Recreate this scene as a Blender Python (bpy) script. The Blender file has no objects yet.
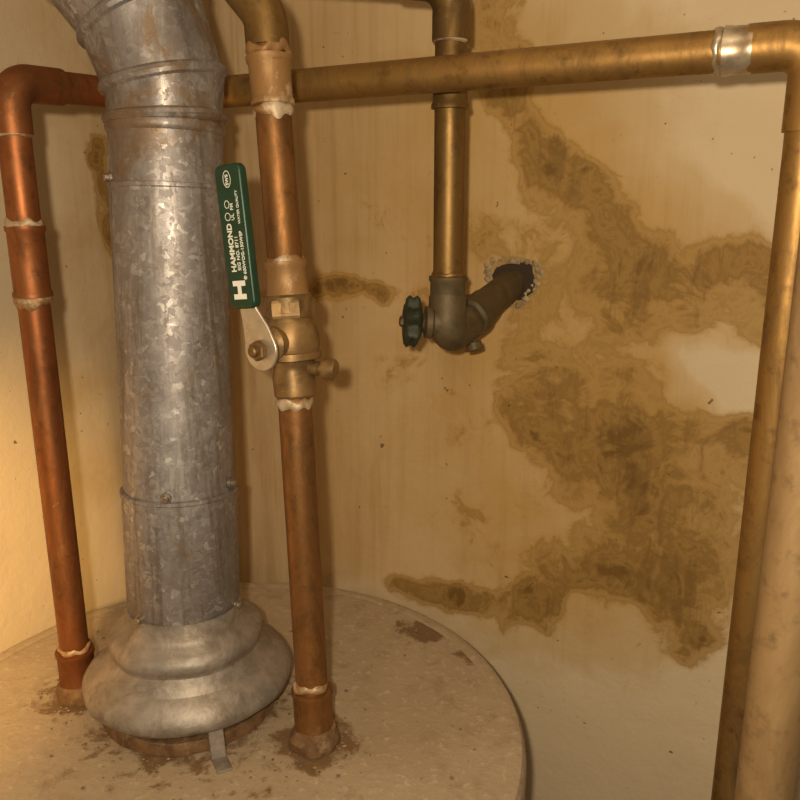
import bpy, math, random
import numpy as np
from mathutils import Vector, Matrix, noise
random.seed(4)
Z0=1.75
sc=bpy.context.scene
sc.view_settings.view_transform='Standard'
def V(x,y,z): return Vector((x,y,z+Z0))

# ------------------------------------------------------------ materials
class NT:
    def __init__(s,name):
        s.m=bpy.data.materials.new(name); s.m.use_nodes=True
        s.t=s.m.node_tree; s.n=s.t.nodes; s.b=s.n['Principled BSDF']
        s.co=s.n.new('ShaderNodeTexCoord').outputs['Object']
    def l(s,a,b): s.t.links.new(a,b)
    def noise(s,scale,detail=4,rough=.55,dist=0,vec=None,stretch=None):
        n=s.n.new('ShaderNodeTexNoise'); n.inputs['Scale'].default_value=scale
        n.inputs['Detail'].default_value=detail; n.inputs['Roughness'].default_value=rough
        n.inputs['Distortion'].default_value=dist
        v=vec or s.co
        if stretch:
            mp=s.n.new('ShaderNodeMapping'); mp.inputs['Scale'].default_value=stretch
            s.l(v,mp.inputs['Vector']); v=mp.outputs[0]
        s.l(v,n.inputs['Vector']); return n.outputs['Fac']
    def ramp(s,f,stops,interp='LINEAR'):
        r=s.n.new('ShaderNodeValToRGB'); e=r.color_ramp; e.interpolation=interp
        while len(e.elements)<len(stops): e.elements.new(.5)
        for el,(p,c) in zip(e.elements,stops):
            el.position=p
            el.color=(c,c,c,1) if isinstance(c,(int,float)) else (*c,1)
        s.l(f,r.inputs[0]); return r.outputs[0]
    def mix(s,f,a,b,mode='MIX'):
        m=s.n.new('ShaderNodeMix'); m.data_type='RGBA'; m.blend_type=mode
        for k,x in ((0,f),(6,a),(7,b)):
            if isinstance(x,(int,float)): m.inputs[k].default_value=x
            elif isinstance(x,tuple): m.inputs[k].default_value=(*x,1)
            else: s.l(x,m.inputs[k])
        return m.outputs[2]
    def math(s,op,a,b=0.0):
        m=s.n.new('ShaderNodeMath'); m.operation=op
        for k,x in ((0,a),(1,b)):
            if isinstance(x,(int,float)): m.inputs[k].default_value=x
            else: s.l(x,m.inputs[k])
        return m.outputs[0]
    def bump(s,h,st,dist=.002):
        b=s.n.new('ShaderNodeBump'); b.inputs['Strength'].default_value=st
        b.inputs['Distance'].default_value=dist; s.l(h,b.inputs['Height'])
        s.l(b.outputs[0],s.b.inputs['Normal'])
    def set(s,col=None,rough=None,metal=None):
        for k,x in (('Base Color',col),('Roughness',rough),('Metallic',metal)):
            if x is None: continue
            if isinstance(x,(int,float)): s.b.inputs[k].default_value=x
            elif isinstance(x,tuple): s.b.inputs[k].default_value=(*x,1)
            else: s.l(x,s.b.inputs[k])
        return s

def copper(name,c1,c2,c3,metal=.74,dark=(.070,.036,.013),dk=.6,r0=.42,speck=.25):
    t=NT(name)
    n1=t.noise(9,5,.6,.6,stretch=(1,1,.35)); n2=t.noise(75,4,.65); n3=t.noise(24,6,.7,1.2,stretch=(1,1,.4))
    n4=t.noise(15,7,.75,1.0,stretch=(1.2,1.2,.4)); n5=t.noise(260,3,.6)
    a=t.mix(t.ramp(n1,[(.35,0),(.65,1)]),c1,c2)
    b=t.mix(t.ramp(n3,[(.50,0),(.68,.8)]),a,c3)
    b=t.mix(t.ramp(n4,[(.47,0),(.66,dk)]),b,dark)
    c=t.mix(t.ramp(n2,[(.54,0),(.72,.55)]),b,dark)
    c=t.mix(t.ramp(n5,[(.64,0),(.72,speck)]),c,(.40,.29,.15))
    rr=t.math('ADD',t.ramp(n3,[(.3,r0),(.7,r0+.15)]),t.ramp(n4,[(.48,0),(.62,.12)]))
    t.set(c,rr,metal); t.bump(n2,.2,.001); return t.m
M_cop=copper('aged_copper',(.31,.145,.045),(.24,.108,.036),(.18,.09,.034))
M_copy=copper('yellowed_copper',(.35,.20,.062),(.27,.15,.045),(.21,.125,.05),dk=.55)
M_copred=copper('red_copper',(.30,.100,.033),(.22,.075,.025),(.32,.135,.048))
M_copbr=copper('brown_copper',(.25,.145,.047),(.19,.11,.034),(.15,.10,.042))
M_copdull=copper('dull_copper',(.25,.155,.068),(.21,.125,.053),(.28,.18,.085),.35,dk=.3,r0=.55,speck=.05)
def solder(name,c0,lo,hi):
    t=NT(name); n=t.noise(38,5,.65,.5); m=t.noise(20,6,.7,.3)
    c=t.ramp(n,[(.35,(.30,.16,.07)),(.5,(.42,.31,.20)),(.65,(.54,.45,.34))])
    c=t.mix(t.ramp(m,[(lo,0),(hi,1)]),c,c0)
    t.set(c,.55,.35); t.bump(n,.5,.002); return t.m
M_sol=solder('solder_flux',(.25,.13,.05),.48,.56)
M_solp=solder('coupling_flux',(.26,.14,.052),.44,.52)
def tin():
    t=NT('bright_solder'); n=t.noise(60,4,.6)
    t.set(t.ramp(n,[(.35,(.30,.2,.11)),(.6,(.58,.5,.4))]),.35,.8); t.bump(n,.3,.001); return t.m
M_tin=tin()
def galv(name='galvanized_steel',grime=0.0):
    t=NT(name)
    v=t.n.new('ShaderNodeTexVoronoi'); v.inputs['Scale'].default_value=230
    mp=t.n.new('ShaderNodeVectorMath'); mp.operation='ADD'
    sc2=t.n.new('ShaderNodeVectorMath'); sc2.operation='SCALE'; sc2.inputs['Scale'].default_value=.02
    nn=t.n.new('ShaderNodeTexNoise'); nn.inputs['Scale'].default_value=90; nn.inputs['Detail'].default_value=4; t.l(t.co,nn.inputs['Vector'])
    t.l(nn.outputs['Color'],sc2.inputs[0]); t.l(t.co,mp.inputs[0]); t.l(sc2.outputs[0],mp.inputs[1])
    t.l(mp.outputs[0],v.inputs['Vector'])
    sep=t.n.new('ShaderNodeSeparateColor'); t.l(v.outputs['Color'],sep.inputs[0])
    sp=t.ramp(sep.outputs[0],[(0,(.26,.235,.24)),(.7,(.33,.305,.31)),(.92,(.37,.345,.35)),(1,(.54,.51,.50))])
    big=t.noise(11,6,.65,.6,stretch=(1,1,.6))
    c=t.mix(t.ramp(big,[(.40,0),(.60,.7)]),sp,(.19,.165,.155))
    st=t.noise(26,6,.7,.3,stretch=(3,3,.22))
    c=t.mix(t.ramp(st,[(.56,0),(.70,.5)]),c,(.48,.455,.435))
    st2=t.noise(31,6,.7,.3,stretch=(2.5,2.5,.2))
    c=t.mix(t.ramp(st2,[(.50,0),(.66,.7)]),c,(.14,.105,.08))
    ru=t.noise(19,6,.7,1.0)
    c=t.mix(t.ramp(ru,[(.58-grime,0),(.68-grime,.7)]),c,(.21,.13,.065))
    dent=t.noise(14,2,.5)
    t.set(c,t.ramp(sep.outputs[1],[(0,.44),(1,.64)]),.66)
    t.bump(t.math('ADD',t.math('MULTIPLY',sep.outputs[0],.12),t.math('MULTIPLY',dent,1.6)),.6,.004); return t.m
M_galv=galv(); M_galvd=galv('grimy_galvanized_steel',.09)
def simple(name,c1,c2,rough=.6,metal=0,scale=30,bump=.2,bd=.001,c3=None,s3=14,lo=.5,hi=.66,f3=.75):
    t=NT(name); n=t.noise(scale,5,.6); c=t.mix(t.ramp(n,[(.35,0),(.65,1)]),c1,c2)
    if c3: c=t.mix(t.ramp(t.noise(s3,7,.75,.8),[(lo,0),(hi,f3)]),c,c3)
    t.set(c,rough,metal)
    if bump: t.bump(n,bump,bd)
    return t.m
M_hood=simple('spun_aluminium',(.26,.23,.205),(.37,.325,.29),.55,.6,60,.5,.002,(.16,.115,.075),30,.45,.64,.7)
M_brass=simple('aged_brass',(.20,.115,.045),(.29,.18,.075),.5,.6,60,.5,.001,(.10,.06,.025),24,.46,.6)
M_bronze=simple('bronze_patina',(.075,.055,.027),(.13,.09,.045),.6,.35,45,.6,.0015,(.04,.03,.016),30)
M_nickel=simple('nickel_plate',(.42,.37,.31),(.56,.50,.43),.38,.8,50,.1,.001,(.25,.18,.11),30)
M_green=simple('green_vinyl',(.002,.026,.013),(.005,.038,.021),.4,0,40,.1)
M_dkgreen=simple('green_paint',(.008,.014,.007),(.025,.028,.014),.6,0,80,.4)
M_white=simple('white_ink',(.66,.67,.62),(.72,.72,.67),.5,0,30,0)
M_steel=simple('screw_steel',(.25,.20,.16),(.36,.30,.24),.4,.8,40,.2)
M_rust=simple('rust',(.09,.042,.016),(.19,.10,.042),.85,.1,70,.8,.002,(.30,.21,.12),30)
M_debris=simple('debris_flakes',(.06,.035,.018),(.32,.22,.13),.85,0,90,.2)
def tankmat(name='heater_enamel'):
    t=NT(name)
    a=t.noise(5,6,.6,.5); b=t.noise(120,3,.6); c=t.noise(38,5,.7,.4)
    col=t.mix(t.ramp(a,[(.35,0),(.7,1)]),(.38,.295,.205),(.31,.235,.155))
    col=t.mix(t.ramp(c,[(.52,0),(.68,.6)]),col,(.23,.16,.095))
    col=t.mix(t.ramp(b,[(.58,0),(.68,.6)]),col,(.47,.38,.275))
    at=t.n.new('ShaderNodeAttribute'); at.attribute_name='rust'
    rf=t.math('ADD',at.outputs['Fac'],t.math('MULTIPLY',t.math('SUBTRACT',c,.5),1.4))
    rf=t.math('ADD',rf,t.math('MULTIPLY',t.math('SUBTRACT',b,.5),.5))
    col=t.mix(t.ramp(rf,[(.38,0),(.60,.88)]),col,(.14,.075,.032))
    t.set(col,.5,0); t.bump(t.math('ADD',b,t.math('MULTIPLY',c,.8)),.5,.002); return t.m
M_tank=tankmat()
def wallmat():
    t=NT('stained_plaster')
    def attr(n):
        a=t.n.new('ShaderNodeAttribute'); a.attribute_name=n; return a.outputs['Fac']
    big=t.noise(3,5,.55,.3); fine=t.noise(140,4,.6); mid=t.noise(26,5,.6,.2)
    col=t.mix(t.ramp(big,[(.35,0),(.65,1)]),(.54,.43,.29),(.61,.49,.335))
    w=t.math('ADD',attr('wash'),t.math('MULTIPLY',t.math('SUBTRACT',t.noise(7,6,.62,1.0),.5),1.0))
    wf=t.ramp(w,[(.15,0),(.42,.45),(.60,.52),(1.0,.9)])
    col=t.mix(wf,col,(.42,.26,.088))
    br=attr('brown')
    stk=t.noise(16,5,.65,.2,stretch=(2.2,2.2,.18))
    bf=t.math('MULTIPLY',br,t.ramp(stk,[(.3,.35),(.7,1)]))
    col=t.mix(bf,col,(.26,.15,.055))
    run=t.noise(34,6,.7,.3,stretch=(2.5,2.5,.10))
    rf=t.math('MULTIPLY',t.ramp(run,[(.50,0),(.64,.55)]),t.math('MINIMUM',t.math('ADD',t.math('MULTIPLY',attr('wash'),.45),attr('brown')),1.0))
    col=t.mix(rf,col,(.31,.19,.062))
    nA=t.noise(11,6,.6,1.4); nB=t.noise(30,7,.70,1.3)
    s=t.math('ADD',attr('stain'),t.math('MULTIPLY',t.math('SUBTRACT',nA,.5),1.1))
    s=t.math('ADD',s,t.math('MULTIPLY',t.math('SUBTRACT',nB,.5),.85))
    sf=t.ramp(s,[(.20,0),(.34,.38),(.44,.80),(.58,.82),(.75,.95),(1,1)])
    sc_=t.ramp(s,[(.28,(.41,.25,.08)),(.44,(.28,.163,.043)),(.53,(.355,.215,.066)),(.63,(.31,.18,.052)),(.74,(.215,.12,.030)),(.84,(.29,.17,.050)),(1,(.16,.087,.022))])
    col=t.mix(sf,col,sc_)
    dr=t.math('ADD',attr('stain'),t.math('MULTIPLY',t.math('SUBTRACT',t.noise(24,6,.7,.6,stretch=(2,2,.45)),.5),1.6))
    col=t.mix(t.ramp(dr,[(.82,0),(1.0,.45)]),col,(.13,.068,.018))
    sp=t.noise(85,2,.5); col=t.mix(t.ramp(sp,[(.745,0),(.77,.8)]),col,(.10,.05,.02))
    sp2=t.noise(150,2,.5); col=t.mix(t.ramp(sp2,[(.76,0),(.78,.7)]),col,(.12,.06,.025))
    h=t.math('ADD',attr('hole'),t.math('MULTIPLY',t.math('SUBTRACT',t.noise(50,3,.5,.3),.5),1.0))
    col=t.mix(t.ramp(h,[(.22,0),(.30,.5),(.38,.5)]),col,(.22,.14,.06))
    col=t.mix(t.ramp(h,[(.49,0),(.51,1)]),col,(.035,.024,.014))  # dark of the recess painted into the colour; wall stays flat here
    t.set(col,.75,0)
    t.b.inputs['Specular IOR Level'].default_value=.25
    hh=t.math('ADD',t.math('MULTIPLY',mid,1.0),t.math('MULTIPLY',fine,.25))
    t.bump(hh,.4,.004); return t.m
M_wall=wallmat()
M_floor=simple('concrete',(.25,.23,.2),(.33,.3,.27),.85,0,8,.4,.004)
M_ceil=simple('ceiling_plaster',(.5,.42,.3),(.56,.47,.35),.85,0,12,.3,.003)
M_crumb=simple('plaster_crumb',(.20,.14,.075),(.42,.32,.20),.85,0,70,.5)

# ------------------------------------------------------------ helpers
def empty(name):
    e=bpy.data.objects.new(name,None); sc.collection.objects.link(e); e.empty_display_size=.05
    return e
def obj(name,vs,fs,mat,parent=None,smooth=True,auto=35):
    me=bpy.data.meshes.new(name); me.from_pydata([tuple(v) for v in vs],[],fs); me.update()
    me.materials.append(mat)
    o=bpy.data.objects.new(name,me); sc.collection.objects.link(o)
    if smooth:
        for p in me.polygons: p.use_smooth=True
        try: me.set_sharp_from_angle(angle=math.radians(auto))
        except Exception: pass
    if parent: o.parent=parent
    return o
def frame(d):
    d=d.normalized(); a=Vector((0,0,1)) if abs(d.z)<.9 else Vector((1,0,0))
    u=(a-d*a.dot(d)).normalized(); return u,d.cross(u)
def rings(name,rs,mat,parent=None,seg=56,cap=True,jit=0,nfreq=60,auto=35):
    vs=[];fs=[];pu=None
    for c,n,r in rs:
        n=n.normalized()
        if pu is None: u,_=frame(n)
        else: u=(pu-n*pu.dot(n)).normalized()
        pu=u; w=n.cross(u)
        for k in range(seg):
            a=2*math.pi*k/seg; d=u*math.cos(a)+w*math.sin(a); p=c+d*r
            if jit: p=p+d*jit*noise.noise(p*nfreq)
            vs.append(p)
    m=len(rs)
    for i in range(m-1):
        for k in range(seg):
            k2=(k+1)%seg; fs.append((i*seg+k,i*seg+k2,(i+1)*seg+k2,(i+1)*seg+k))
    if cap:
        fs.append(tuple(reversed(range(seg)))); fs.append(tuple(range((m-1)*seg,m*seg)))
    return obj(name,vs,fs,mat,parent,auto=auto)
def lathe(name,prof,o,ax,mat,parent=None,seg=56,jit=0,nfreq=60,cap=True,auto=35):
    ax=ax.normalized(); return rings(name,[(o+ax*h,ax,r) for r,h in prof],mat,parent,seg,cap,jit,nfreq,auto)
def fillet(pts,R,n=12):
    out=[pts[0]]
    for i in range(1,len(pts)-1):
        p=pts[i];a=(pts[i-1]-p).normalized();b=(pts[i+1]-p).normalized()
        ang=a.angle(b)
        if ang>math.radians(170): out.append(p); continue
        t=min(R/math.tan(ang/2),(pts[i-1]-p).length*.48,(pts[i+1]-p).length*.48); Rr=t*math.tan(ang/2)
        c=p+(a+b).normalized()*(Rr/math.sin(ang/2)); s=p+a*t-c; e=p+b*t-c; th=s.angle(e)
        for k in range(n+1):
            f=k/n; q=(s*math.sin((1-f)*th)+e*math.sin(f*th))/math.sin(th); out.append(c+q)
    out.append(pts[-1]); return out
def tube(name,pts,r,mat,parent=None,R=.03,seg=40):
    P=fillet(pts,R); rs=[]
    for i,p in enumerate(P):
        a=P[max(i-1,0)]; b=P[min(i+1,len(P)-1)]
        d=(p-a).normalized()+(b-p).normalized() if 0<i<len(P)-1 else b-a
        rs.append((p,d,r))
    return rings(name,rs,mat,parent,seg)
def sleeve(name,a,b,r,mat,parent,lip=.0012,jit=0):
    L=(b-a).length; return lathe(name,[(r-.002,0),(r+lip,.0006),(r+lip,.004),(r,.006),(r,L-.006),(r+lip,L-.004),(r+lip,L-.0006),(r-.002,L)],a,b-a,mat,parent,jit=jit)
def bead(name,c,ax,r,w,mat,parent,jit=.002):
    """uneven wiped-solder collar: edge waves around the pipe"""
    ax=ax.normalized(); u,v=frame(ax); seg=56; vs=[];fs=[]
    prof=[(r-.0016,-.62),(r-.0002,-.45),(r+.0006,-.15),(r+.0006,.15),(r-.0002,.45),(r-.0016,.62)]
    for rr,h in prof:
        for k in range(seg):
            a=2*math.pi*k/seg; d=u*math.cos(a)+v*math.sin(a)
            ww=w*(1+.9*noise.noise((c+d*.02)*70)); off=w*.5*noise.noise((c+d*.03)*55+Vector((3,1,2)))
            p=c+d*rr+ax*(h*ww+off); p+=d*jit*.7*noise.noise(p*90); vs.append(p)
    m=len(prof)
    for i in range(m-1):
        for k in range(seg):
            k2=(k+1)%seg; fs.append((i*seg+k,i*seg+k2,(i+1)*seg+k2,(i+1)*seg+k))
    return obj(name,vs,fs,mat,parent)

# ------------------------------------------------------------ room
DIR=Vector((.886,-.463,0)).normalized(); NRM=Vector((.463,.886,0)).normalized()
LD=-NRM.copy()
q0=-.777; CZ=2.42
def dist_poly(Q,Z,pts):
    best=np.full(Q.shape,9.)
    for (ax,ay),(bx,by) in zip(pts[:-1],pts[1:]):
        dx,dy=bx-ax,by-ay; L=dx*dx+dy*dy+1e-12
        t=np.clip(((Q-ax)*dx+(Z-ay)*dy)/L,0,1)
        best=np.minimum(best,np.hypot(Q-ax-t*dx,Z-ay-t*dy))
    return best
def field(Q,Z,strokes,soft=1.7):
    F=np.zeros(Q.shape); Ng=np.zeros(Q.shape)
    for pts,r,s in strokes:
        d=dist_poly(Q,Z,pts); g=np.clip((soft-d/r)/(soft-.3),0,1); g=g*g*(3-2*g)
        if s>0: F=1-(1-F)*(1-g*s)
        else: Ng=np.maximum(Ng,g*-s)
    return np.clip(F-Ng,-1,1)
ST=[([(-.303,.189),(-.318,.164),(-.300,.102)],.024,.55),
([(-.289,.102),(-.270,.060),(-.256,.039)],.026,.72),
([(-.256,.039),(-.198,-.014),(-.12,-.054),(-.030,-.080)],.028,.70),
([(-.245,-.01),(-.20,-.06),(-.14,-.085)],.036,.45),
([(-.205,-.085),(-.173,-.098),(-.099,-.094),(-.034,-.112)],.030,.52),
([(-.23,-.182),(-.19,-.215),(-.167,-.20)],.034,.54),
([(-.12,-.225),(-.07,-.215),(-.03,-.225)],.026,.6),
([(-.245,-.235),(-.20,-.25),(-.16,-.255)],.034,.58),
([(-.15,-.26),(-.10,-.275),(-.056,-.255)],.042,.56),
([(-.19,-.30),(-.13,-.33),(-.06,-.335)],.042,.48),
([(-.20,-.12),(-.17,-.35)],.080,.32),
([(-.12,-.30),(-.08,-.38)],.05,.30),
([(-.10,-.36),(-.095,-.42),(-.078,-.443)],.024,.7),
([(-.418,-.465),(-.35,-.468)],.018,.74),
([(-.35,-.468),(-.287,-.471),(-.24,-.445)],.020,.68),
([(-.235,-.445),(-.225,-.385),(-.165,-.389),(-.121,-.407)],.023,.74),
([(-.24,-.43),(-.27,-.46)],.02,.4),
([(-.54,-.103),(-.49,-.107),(-.443,-.101)],.011,.85),
([(-.62,-.11),(-.36,-.10)],.013,.35),
([(-.418,-.189),(-.392,-.222),(-.33,-.238)],.034,.30),
([(-.311,-.03),(-.254,-.1)],.028,.42),
([(-.47,-.02),(-.33,-.03)],.02,.22),
([(-.33,-.33),(-.30,-.40)],.03,.25),
([(-.28,-.12),(-.27,-.25)],.02,.35),
([(-.085,-.155),(-.065,-.170)],.028,-1.0)]
WA=[([(-.283,.075),(-.223,-.37)],.13,.85),([(-.142,-.10),(-.126,-.36)],.085,.85),([(-.45,.15),(-.418,-.36)],.14,.62),([(-.26,.06),(-.10,-.05)],.04,.6),([(-.085,-.155),(-.065,-.172)],.028,-.9)]
BR=[([(-.72,.3),(-.72,-.5)],.13,.9),([(-.52,.15),(-.52,-.40)],.075,.42),([(-.36,-.02),(-.36,-.16)],.03,.25)]
HO=[([(-.292,-.079),(-.279,-.080)],.0185,1.0)]
def gridwall(name,qs,zs,base,d,strokes,warp=.018):
    Q,Z=np.meshgrid(np.array(qs,float),np.array(zs,float))
    vs=[base+d*float(q)+Vector((0,0,float(z)+Z0)) for q,z in zip(Q.ravel(),Z.ravel())]
    nq=len(qs); fs=[(j*nq+i,j*nq+i+1,(j+1)*nq+i+1,(j+1)*nq+i) for j in range(len(zs)-1) for i in range(nq-1)]
    o=obj(name,vs,fs,M_wall)
    W=np.array([tuple(noise.noise_vector(Vector((q*13,z*13,.3)))*warp+noise.noise_vector(Vector((q*38,z*38,4.)))*warp*.55) for q,z in zip(Q.ravel(),Z.ravel())])
    Qw=Q+W[:,0].reshape(Q.shape); Zw=Z+W[:,1].reshape(Q.shape)
    for an,stt in strokes.items():
        a=o.data.attributes.new(an,'FLOAT','POINT')
        if an=='hole': f=field(Q*.7+Qw*.3,Z*.7+Zw*.3,stt,1.7)
        else: f=field(Qw,Zw,stt)
        a.data.foreach_set('value',f.ravel().astype(np.float32))
    return o
qs=list(np.arange(q0,.40,.005))+[.40,.6,.9,1.3]
zs=[-1.75,-1.2,-.8]+list(np.arange(-.75,.40,.005))+[.45,.6,CZ-1.75]
wb=gridwall('wall_back',qs,zs,NRM*.80,DIR,dict(stain=ST,wash=WA,brown=BR,hole=HO))
# chipped plaster lip standing proud round the painted opening
cv_=[];cf_=[]
for i in range(46):
    a=2*math.pi*i/46+random.uniform(-.05,.05); rq=.028+.004*math.sin(3*a)+random.uniform(-.003,.003)
    c=NRM*.7995+DIR*(-.286+rq*math.cos(a))+Vector((0,0,Z0-.080+rq*.85*math.sin(a)))
    s=random.uniform(.0015,.0042); b=len(cv_)
    for k in range(5):
        t_=a+k*1.257+random.uniform(-.3,.3); cv_.append(c+DIR*s*math.cos(t_)+Vector((0,0,s*math.sin(t_))))
    cv_.append(c-NRM*s*.7)
    for k in range(5): cf_.append((b+k,b+(k+1)%5,b+5))
lip=obj('plaster_lip',cv_,cf_,M_crumb,wb,smooth=False)
corner=NRM*.80+DIR*q0
qs2=list(np.arange(0,.8,.01))+[.8,1.1,1.5]; zs2=[-1.75,-.9]+list(np.arange(-.8,.4,.01))+[.45,CZ-1.75]
gridwall('wall_left',qs2,zs2,corner,LD,dict(stain=[([(.075,.06),(.085,-.05)],.016,.8)],wash=[([(.1,.2),(.1,-.3)],.08,.3)],brown=[([(.0,.3),(.0,-.4)],.09,.5)],hole=[]))
A=corner; B=corner+DIR*2.077; C=corner+LD*1.5; D=B+LD*1.5
def slab(name,z,mat,up):
    ps=[A,B,D,C]; h=.05*(1 if up else -1)
    vs=[Vector((p.x,p.y,z)) for p in ps]+[Vector((p.x,p.y,z+h)) for p in ps]
    obj(name,vs,[(0,1,2,3),(7,6,5,4),(0,4,5,1),(1,5,6,2),(2,6,7,3),(3,7,4,0)],mat,smooth=False)
slab('floor',0,M_floor,False); slab('ceiling',CZ,M_ceil,True)

# ------------------------------------------------------------ water heater
H=empty('water_heater'); TC=Vector((-.17,.64,0)); TR=.283; TZ=-.464+Z0
UP=Vector((0,0,1))
prof=[(0.25,.03),(TR,.04),(TR,TZ-.012),(TR-.001,TZ-.006),(TR-.004,TZ-.001),(TR-.010,TZ+.001),(TR-.018,TZ-.001)]
lathe('tank_jacket',prof,TC,UP,M_tank,H,seg=128,cap=False)
vs=[Vector((TC.x,TC.y,TZ-.001))];fs=[];seg=128;nr=56
for i in range(1,nr+1):
    r=(TR-.016)*i/nr
    for k in range(seg):
        a=2*math.pi*k/seg; p=Vector((TC.x+r*math.cos(a),TC.y+r*math.sin(a),TZ-.001)); p.z+=.0008*noise.noise(p*9); vs.append(p)
for k in range(seg): fs.append((0,1+k,1+(k+1)%seg))
for i in range(nr-1):
    for k in range(seg):
        k2=(k+1)%seg; fs.append((1+i*seg+k,1+(i+1)*seg+k,1+(i+1)*seg+k2,1+i*seg+k2))
top=obj('tank_top',vs,fs,M_tank,H)
at=top.data.attributes.new('rust','FLOAT','POINT')
spots=[((.03,.80),.022,.9),((-.075,.613),.040,.80),((-.313,.683),.036,.8),((-.2,.675),.116,.62),((.01,.815),.02,.6),((.075,.75),.02,.55),((-.12,.55),.04,.4)]
val=[]
for v in top.data.vertices:
    f=0
    for (x,y),r,s in spots:
        d=math.hypot(v.co.x-x,v.co.y-y); f=max(f,s*max(0,min(1,1.5-d/r)))
    val.append(f)
at.data.foreach_set('value',val)
fv=[];ff=[]
for i in range(520):
    c,rad=random.choice([((-.2016,.675),.10),((-.2016,.675),.11),((-.075,.613),.035),((-.313,.683),.035),((.03,.80),.02),((-.17,.64),.2),((-.17,.64),.24)])
    a=random.uniform(0,6.28); rr=rad*random.uniform(.75,1.25) if rad>.05 and rad<.15 else rad*random.uniform(.3,1.2)
    x=c[0]+rr*math.cos(a); y=c[1]+rr*math.sin(a)
    if math.hypot(x-TC.x,y-TC.y)>TR-.03: continue
    s=random.uniform(.0006,.0024); b=len(fv); z=TZ-.0004
    for k in range(4):
        t=a+k*1.57+random.uniform(-.4,.4); fv.append(Vector((x+s*math.cos(t),y+s*math.sin(t),z)))
    fv.append(Vector((x,y,z+s*.7)))
    ff+=[(b,b+1,b+4),(b+1,b+2,b+4),(b+2,b+3,b+4),(b+3,b,b+4)]
obj('rust_flakes',fv,ff,M_debris,H,smooth=False)
lathe('bottom_ring',[(TR-.03,.0),(TR-.02,.0),(TR-.02,.045),(TR-.03,.045)],TC,UP,M_bronze,H,seg=96)
lathe('jacket_seam',[(TR-.001,0),(TR+.0015,.001),(TR+.0015,.012),(TR-.001,.013)],TC+Vector((0,0,.35)),UP,M_tank,H,seg=96,cap=False)
FB=V(-.1995,.675,-.464)
lathe('flue_outlet_collar',[(.078,-.002),(.081,.0),(.080,.010),(.079,.011),(.060,.011)],FB,UP,M_rust,H,jit=.002,cap=False)
lathe('flue_outlet_ring',[(.070,0),(.070,.032),(.062,.032)],FB,UP,M_hood,H,cap=False)
def box(name,c,s,mat,parent,bev=.002,M=None):
    x,y,z=s[0]/2,s[1]/2,s[2]/2
    vs=[Vector((a*x,b*y,d*z)) for a in(-1,1) for b in(-1,1) for d in(-1,1)]
    if M: vs=[M@v for v in vs]
    vs=[v+c for v in vs]
    o=obj(name,vs,[(0,1,3,2),(4,6,7,5),(0,4,5,1),(2,3,7,6),(0,2,6,4),(1,5,7,3)],mat,parent,smooth=False)
    b=o.modifiers.new('b','BEVEL'); b.width=bev; b.segments=2; return o
box('gas_control',Vector((-.17,.335,.32)),(.11,.07,.10),M_bronze,H,.006)
lathe('gas_knob',[(.025,0),(.025,.015),(.02,.018),(.004,.018)],Vector((-.17,.30,.33)),Vector((0,-1,0)),M_steel,H)

# ------------------------------------------------------------ draft hood + flue
FL=empty('flue_vent_pipe')
hp=[(.0905,.024),(.0945,.027),(.0960,.032),(.0948,.037),(.090,.044),(.083,.051),(.076,.056),(.0715,.059),(.0685,.062),(.0675,.066),(.0692,.069),(.0698,.073),(.0685,.078),(.063,.083),(.0565,.087),(.053,.092),(.0515,.106)]
hin=[(.050,.106),(.051,.09),(.064,.075),(.064,.068),(.083,.050),(.093,.034),(.0895,.025)]
lathe('draft_hood',hp+hin,FB,UP,M_hood,FL,seg=96,cap=False,auto=60,jit=.0022,nfreq=28)
for k,ph in enumerate((-62,178,75)):
    a=math.radians(ph); d=Vector((math.cos(a),math.sin(a),0)); M=Matrix.Rotation(a,3,'Z')
    box('hood_leg_%d'%(k+1),FB+d*.0905+Vector((0,0,.013)),(.003,.013,.034),M_hood,FL,.0008,M@Matrix.Rotation(math.radians(-14),3,'Y'))
    box('hood_foot_%d'%(k+1),FB+d*.101+Vector((0,0,-.0005)),(.024,.013,.003),M_hood,FL,.0008,M)
fb=V(-.2005,.675,-.372); ft=V(-.1945,.700,.064)
ax=(ft-fb); L=ax.length; axn=ax.normalized()
def zc(z): return (z+.372)/.436*L
s1=zc(-.250); s2=zc(.012)
lathe('flue_section_lower',[(.0495,0),(.0505,.002),(.0505,s1-.004),(.0515,s1-.003),(.0515,s1),(.0488,s1+.0006)],fb,ax,M_galv,FL,seg=96,cap=False,jit=.0012,nfreq=18)
lathe('flue_section_middle',[(.0480,s1-.003),(.0484,s1+.002),(.0476,s1+.1),(.0472,s2-.004),(.0480,s2-.003),(.0480,s2),(.0462,s2+.0006)],fb,ax,M_galv,FL,seg=96,cap=False,jit=.0008,nfreq=18)
lathe('flue_section_upper',[(.0462,s2-.002),(.0462,L-.012),(.0478,L-.010),(.0484,L-.007),(.0478,L-.004),(.0466,L)],fb,ax,M_galvd,FL,seg=96,cap=False,jit=.0010,nfreq=22)
g=[]
def nrm(deg): return Vector((-math.sin(math.radians(deg)),0.0,math.cos(math.radians(deg))))
J=[(V(-.1945,.7005,.066),2),(V(-.1950,.701,.096),10),(V(-.210,.701,.146),26),(V(-.252,.70,.198),44)]
r=.0485
for i,(c,dg) in enumerate(J):
    n=nrm(dg)
    for o_,e in ((-.005,0),(-.003,.0024),(0,.0036),(.003,.0024),(.005,0)): g.append((c+n*o_,n,(r if i else .0470)+e+(.0015 if i==2 else 0)))
n=nrm(44); g.append((V(-.252,.70,.198)+n*.02,n,r))
rings('adjustable_elbow',g,M_galvd,FL,seg=96,cap=False,auto=20,jit=.0035,nfreq=26)
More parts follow.
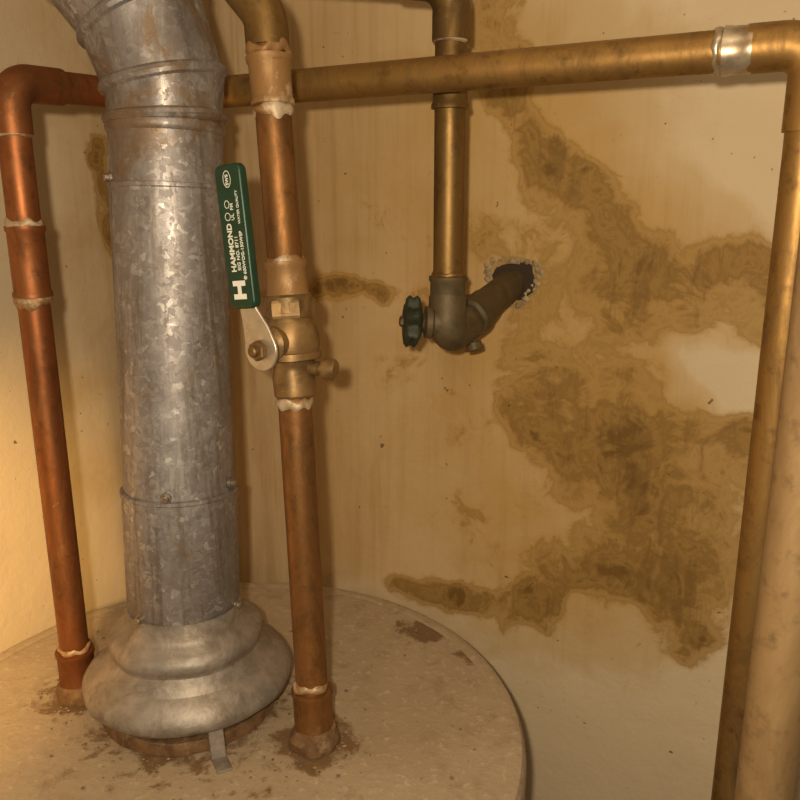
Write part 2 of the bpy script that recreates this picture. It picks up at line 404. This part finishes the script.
lathe('flue_section_offset',[(.0485,0),(.050,.004),(.050,.05),(.049,.33)],V(-.252,.70,.198)+n*.018,n,M_galvd,FL,seg=72,cap=False)
def onflue(z,ph,rr):
    c=fb+axn*zc(z); a=math.radians(ph); return c+Vector((math.cos(a),math.sin(a),0))*rr
def screw(name,p,d,parent):
    lathe(name,[(.0048,-.002),(.0048,.001),(.0034,.0012),(.0034,.0042),(.0026,.005),(.0008,.005)],p,d,M_steel,parent,seg=12)
for i,(z,ph,rr) in enumerate([(-.243,-88,.0507),(-.243,-14,.0507),(-.356,-122,.0507),(.018,-150,.0468),(-.36,-10,.0507)]):
    p=onflue(z,ph,rr); a=math.radians(ph); screw('sheet_metal_screw_%d'%(i+1),p,Vector((math.cos(a),math.sin(a),0)),FL)

# ------------------------------------------------------------ copper runs
P1=empty('copper_water_pipe'); P1b=empty('copper_cross_pipe'); P1c=empty('copper_drop_pipe')
lb=V(-.310,.683,-.464); lt=V(-.314,.683,.092); lj=V(-.236,.832,.098); rj=V(.274,.566,.100); rb=V(.275,.566,-1.70)
dl=(lj-lt).normalized(); dh=(rj-lj).normalized(); dz=Vector((0,0,1))
tube('riser_run',[lb,lt,lj-dl*.032],.0132,M_copred,P1,R=.026)
tube('cross_run',[lj-dl*.032,lj,rj,rj-dz*.05],.0140,M_copy,P1b,R=.032)
tube('drop_run',[rj-dz*.05,rb],.0140,M_copy,P1c)
def elbow(name,p,a,b,la,lb_,r,mat,parent,R=.028,beads=(1,1)):
    a=a.normalized();b=b.normalized()
    tube(name,[p+a*la,p,p+b*lb_],r,mat,parent,R=R)
    if beads[0]: bead(name+'_solder_1',p+a*la,a,r-.0010,.003,M_sol,parent,.0012)
    if beads[1]: bead(name+'_solder_2',p+b*lb_,b,r-.0010,.003,M_sol,parent,.0012)
elbow('elbow_left',lt,-dz,dl,.040,.050,.0152,M_copred,P1)
elbow('elbow_right',rj,-dh,-dz,.042,.055,.0160,M_copy,P1b,R=.032,beads=(0,0))
sleeve('bright_joint',rj-dh*.058,rj-dh*.038,.0156,M_tin,P1b,lip=.0006,jit=.0012)
bead('joint_wipe',rj-dh*.061,dh,.0150,.006,M_tin,P1b,.002)
def onleft(z):
    f=(z+.464)/(.556); return lb.lerp(lt,f)
sleeve('coupling_left',onleft(-.080),onleft(-.020),.0149,M_copred,P1)
for z,w in ((-.019,.007),(-.083,.010)): bead('solder_patch',onleft(z),dz,.0146,w,M_sol,P1,.003)
sleeve('base_coupling',onleft(-.462),onleft(-.415),.0165,M_copred,P1)
bead('base_solder',onleft(-.412),dz,.0144,.006,M_sol,P1,.003)
lathe('dielectric_nipple',[(.0205,0),(.0205,.010),(.018,.014),(.0165,.016)],lb,dz,M_rust,P1,jit=.004)
# ------------------------------------------------------------ centre pipe with ball valve
P2=empty('copper_supply_pipe')
cb=V(-.075,.613,-.464); cv=V(-.0868,.632,-.108); ct=V(-.101,.652,.135); ce=V(-.175,.665,.225)
tube('lower_pipe',[cb,cv-(cv-cb).normalized()*.035],.0138,M_cop,P2)
tube('upper_pipe',[cv+(ct-cv).normalized()*.035,ct,ce,ce+Vector((-.05,.0,.30))],.0138,M_cop,P2,R=.030)
dlow=(cv-cb).normalized(); dup=(ct-cv).normalized()
def onup(z): return cv+dup*((z+.108)/dup.z)
def onlow(z): return cb+dlow*((z+.464)/dlow.z)
tube('top_elbow',[onup(.112),ct,ct+(ce-ct).normalized()*.05],.0165,M_copbr,P2,R=.028)
bead('top_elbow_solder',onup(.110),dup,.0160,.009,M_sol,P2,.003)
sleeve('upper_coupling',onup(.070),onup(.106),.0160,M_solp,P2,jit=.002)
bead('upper_solder',onup(.066),dup,.0146,.009,M_sol,P2,.003)
sleeve('valve_coupling',onup(-.076),onup(-.046),.0160,M_solp,P2,jit=.001)
bead('valve_solder_top',onup(-.048),dup,.0152,.008,M_sol,P2,.004)
sleeve('base_coupling',onlow(-.456),onlow(-.412),.0170,M_cop,P2)
bead('base_solder',onlow(-.408),dlow,.0150,.006,M_sol,P2,.004)
lathe('dielectric_nipple',[(.0215,0),(.0215,.008),(.019,.012),(.0178,.018)],cb,dz,M_rust,P2,jit=.004)
BV=empty('ball_valve')
ax=dup
vp=[(.0150,-.046),(.0170,-.044),(.0170,-.028),(.0152,-.024),(.0155,-.020),(.0200,-.014),(.0220,-.006),(.0220,.004),(.0205,.011),(.0180,.016),(.0165,.020),(.0188,.022),(.0188,.034),(.0165,.037),(.0150,.038)]
lathe('valve_body',vp,cv,ax,M_brass,BV,jit=.001)
lathe('hex_end',[(.0208,.018),(.0214,.020),(.0214,.030),(.0208,.032)],cv,ax,M_brass,BV,seg=6,auto=10)
lathe('body_flange',[(.0205,-.016),(.0232,-.015),(.0232,-.010),(.0205,-.009)],cv,ax,M_brass,BV,jit=.001)
bead('valve_solder_bottom',onlow(-.158),dlow,.0148,.008,M_sol,BV,.004)
e_=Vector((.96,-.28,0)).normalized(); bp=cv+dlow*-.022
lathe('bleeder',[(.006,0),(.006,.022),(.0045,.023),(.0045,.025),(.0080,.026),(.0085,.028),(.0085,.035),(.0070,.037),(.002,.037)],bp,e_,M_brass,BV,seg=24)
n=Vector((-.56,-.83,0)).normalized(); E=Vector((.83,-.56,0)).normalized()
lathe('stem_boss',[(.0135,.010),(.0135,.024),(.0110,.026),(.0085,.030),(.0085,.033)],cv,n,M_brass,BV)
piv=cv+n*.034+Vector((0,0,-.003))
up=(Vector((0,0,1))-E*.10).normalized(); Ex=up.cross(n).normalized()*-1
if Ex.dot(E)<0: Ex=-Ex
def HL(a,b,c): return piv+Ex*a+up*b+n*c
def plate(name,outline,c0,c1,mat,parent,bev=.0008,seg=2):
    N=len(outline); vs=[]
    for c in (c0,c1):
        for a,b in outline: vs.append(HL(a,b,c))
    fs=[tuple(reversed(range(N))),tuple(range(N,2*N))]+[(k,(k+1)%N,N+(k+1)%N,N+k) for k in range(N)]
    o=obj(name,vs,fs,mat,parent,smooth=True,auto=50)
    m=o.modifiers.new('b','BEVEL'); m.width=bev; m.segments=seg; m.limit_method='ANGLE'; m.angle_limit=math.radians(50); return o
GA=-.0085
ol=[(.0165*math.cos(math.radians(t)),.0165*math.sin(math.radians(t))) for t in range(160,395,12)]
ol+=[(.010,.018),(.0005,.032),(.0005,.052),(GA*2,.052),(GA*2,.034),(-.0155,.020)]
plate('lever',ol,-.001,.0018,M_nickel,BV)
lathe('lever_nut',[(.0072,.001),(.0080,.002),(.0080,.0065),(.0070,.0075)],piv,n,M_brass,BV,seg=6,auto=10)
lathe('stem_tip',[(.0042,.006),(.0042,.011),(.003,.012)],piv,n,M_brass,BV,seg=20)
def rrect(a0,a1,b0,b1,r,k=6):
    o=[]
    for cx,cy,s in ((a1-r,b1-r,0),(a0+r,b1-r,90),(a0+r,b0+r,180),(a1-r,b0+r,270)):
        for i in range(k+1):
            t=math.radians(s+90*i/k); o.append((cx+r*math.cos(t),cy+r*math.sin(t)))
    return o
gb0,gb1=.032,.139
GA-=.002
plate('grip',rrect(GA-.0135,GA+.0135,gb0,gb1,.006),-.0035,.0050,M_green,BV,bev=.0025,seg=4)
Mt=Matrix((( up.x,-Ex.x,n.x),(up.y,-Ex.y,n.y),(up.z,-Ex.z,n.z)))
def text(name,s,size,a,b,bold=0):
    cu=bpy.data.curves.new(name,'FONT'); cu.body=s; cu.size=size; cu.extrude=.00015; cu.offset=bold
    cu.materials.append(M_white); o=bpy.data.objects.new(name,cu); sc.collection.objects.link(o)
    M4=Mt.to_4x4(); M4.translation=HL(a+GA,b,.0053); o.matrix_world=M4; o.parent=BV; return o
text('label_brand','HAMMOND',.0068,-.0010,.060,.0002)
text('label_signal','SIG NO. 8711',.0044,.0040,.061,.00008)
text('label_rating','® 600WOG-150WSP',.0040,.0090,.054,.00008)
text('label_quality','WATER QUALITY',.0031,.0088,.095,.00004)
text('label_listed','UL  FM',.0042,.0030,.098,.00005)
def lp(nm,a0,a1,b0,b1): plate(nm,[(a1+GA,b0),(a1+GA,b1),(a0+GA,b1),(a0+GA,b0)],.0048,.0053,M_white,BV,bev=.00005,seg=1)
lp('logo_bar_1',-.0068,.0062,.0395,.0435); lp('logo_bar_2',-.0068,.0062,.0495,.0535); lp('logo_bar_3',-.0022,.0016,.0435,.0495)
def ringmark(nm,a,b,ra,rb):
    N=24; vs=[];fs=[]
    for k in range(N):
        t=2*math.pi*k/N
        vs+= [HL(GA+a+ra*math.cos(t),b+rb*math.sin(t),.0053),HL(GA+a+(ra-.0006)*math.cos(t),b+(rb-.0006)*math.sin(t),.0053)]
    for k in range(N):
        j=(k+1)%N; fs.append((2*k,2*j,2*j+1,2*k+1))
    obj(nm,vs,fs,M_white,BV)
ringmark('mark_ring_1',-.0035,.101,.0030,.0030); ringmark('mark_ring_2',.000,.128,.0040,.0062); ringmark('mark_ring_3',-.003,.110,.0026,.0030)
text('label_mark','SWS',.0040,.0012,.1235,.0001)
# ------------------------------------------------------------ branch pipe and shutoff valve
P3=empty('copper_branch_pipe')
mt=V(.0430,.73,.176); mb=V(.0435,.73,-.105); ml=V(-.10,.70,.182)
tube('drop_run',[ml,mt,mb],.0135,M_copbr,P3,R=.026)
elbow('elbow_top',mt,Vector((-1,-.2,.04)),-dz,.045,.045,.0160,M_copbr,P3)
tube('run_to_ceiling',[ml+Vector((.02,0,0)),ml,ml+Vector((0,0,.45))],.0135,M_copbr,P3,R=.02)
sleeve('crossing_collar',V(.0430,.73,.076),V(.0430,.73,.098),.0150,M_copbr,P3)
sleeve('lower_coupling',V(.0434,.73,-.108),V(.0434,.73,-.066),.0160,M_bronze,P3)
bead('lower_solder',V(.0434,.73,-.065),dz,.0150,.004,M_copbr,P3,.002)
SV=empty('shutoff_valve')
hol=V(.124,.855,-.082); ec=V(.0435,.73,-.116)
dv=(hol-ec).normalized()
tube('valve_elbow',[V(.0435,.73,-.085),V(.042,.722,-.122),ec+dv*.05+Vector((0,0,-.006))],.0172,M_bronze,SV,R=.020)
bc=ec+dv*.040+Vector((0,0,-.004))
lathe('valve_barrel',[(.0172,0),(.0200,.003),(.0200,.016),(.0176,.020),(.0174,.040),(.0160,.044),(.0156,.115)],bc,hol-bc,M_bronze,SV,jit=.0015)
hx=Vector((-1,-.10,.06)).normalized(); sp=V(.040,.722,-.108)
lathe('bonnet',[(.012,0),(.012,.010),(.0145,.012),(.0145,.017),(.009,.019),(.007,.022),(.0045,.023),(.0045,.036)],sp,hx,M_bronze,SV)
wc=sp+hx*.021; u,w=frame(hx); vs=[];fs=[];N=72
lay=[(.0,.55),(.002,.86),(.005,1.0),(.0085,.90),(.012,1.0),(.015,.86),(.0165,.5)]
for h,s in lay:
    for k in range(N):
        t=2*math.pi*k/N; rr=(.0205+.0038*math.cos(6*t+.5))*s
        vs.append(wc+hx*h+(u*math.cos(t)+w*math.sin(t))*rr)
for i in range(len(lay)-1):
    for k in range(N):
        k2=(k+1)%N; fs.append((i*N+k,i*N+k2,(i+1)*N+k2,(i+1)*N+k))
fs.append(tuple(reversed(range(N)))); fs.append(tuple(range((len(lay)-1)*N,len(lay)*N)))
obj('hand_wheel',vs,fs,M_dkgreen,SV,auto=60)
lathe('wheel_nut',[(.005,.016),(.005,.019),(.003,.020)],wc,hx,M_bronze,SV,seg=6)
lathe('drain_nub',[(.006,0),(.006,.012),(.008,.013),(.008,.020),(.004,.021)],bc+dv*.006+Vector((0,0,-.012)),Vector((.25,-.3,-1)),M_bronze,SV,seg=20)
# ------------------------------------------------------------ right foreground pipe
P4=empty('copper_drain_pipe')
tube('riser',[V(.203,.372,-1.72),V(.2035,.385,.62)],.0150,M_copdull,P4)
sleeve('coupling',V(.2035,.384,.13),V(.2035,.384,.17),.0175,M_copdull,P4)

# ------------------------------------------------------------ lights
def light(name,kind,loc,energy,col,size,rot=None):
    l=bpy.data.lights.new(name,kind); l.energy=energy; l.color=col
    if kind in('POINT','SPOT'): l.shadow_soft_size=size
    else: l.size=size
    o=bpy.data.objects.new(name,l); sc.collection.objects.link(o); o.location=loc
    if rot: o.rotation_euler=rot
    return o
light('flash_lamp','POINT',V(-.03,-.03,.03),18.5,(1,.83,.57),.010)
wl=light('work_lamp','SPOT',V(-.25,.05,-.12),46,(1,.60,.20),.03)
wl.data.spot_size=math.radians(44); wl.data.spot_blend=1.0
wl.rotation_euler=(V(-.53,.75,-.38)-V(-.25,.05,-.12)).to_track_quat('-Z','Y').to_euler()
light('overhead_fill','AREA',Vector((.15,.1,2.35)),1.5,(1,.78,.5),.5,(0,0,0))  # added soft warm fill from above, no actual fixture
wd=bpy.data.worlds.new('World'); sc.world=wd; wd.use_nodes=True
wd.node_tree.nodes['Background'].inputs[0].default_value=(1,.80,.55,1); wd.node_tree.nodes['Background'].inputs[1].default_value=.12
# ------------------------------------------------------------ camera
cam=bpy.data.cameras.new('camera'); co=bpy.data.objects.new('camera',cam); sc.collection.objects.link(co)
cam.lens=36; cam.sensor_width=36; cam.clip_start=.02
co.location=V(0,0,0); co.rotation_euler=(math.radians(76),0,0); sc.camera=co
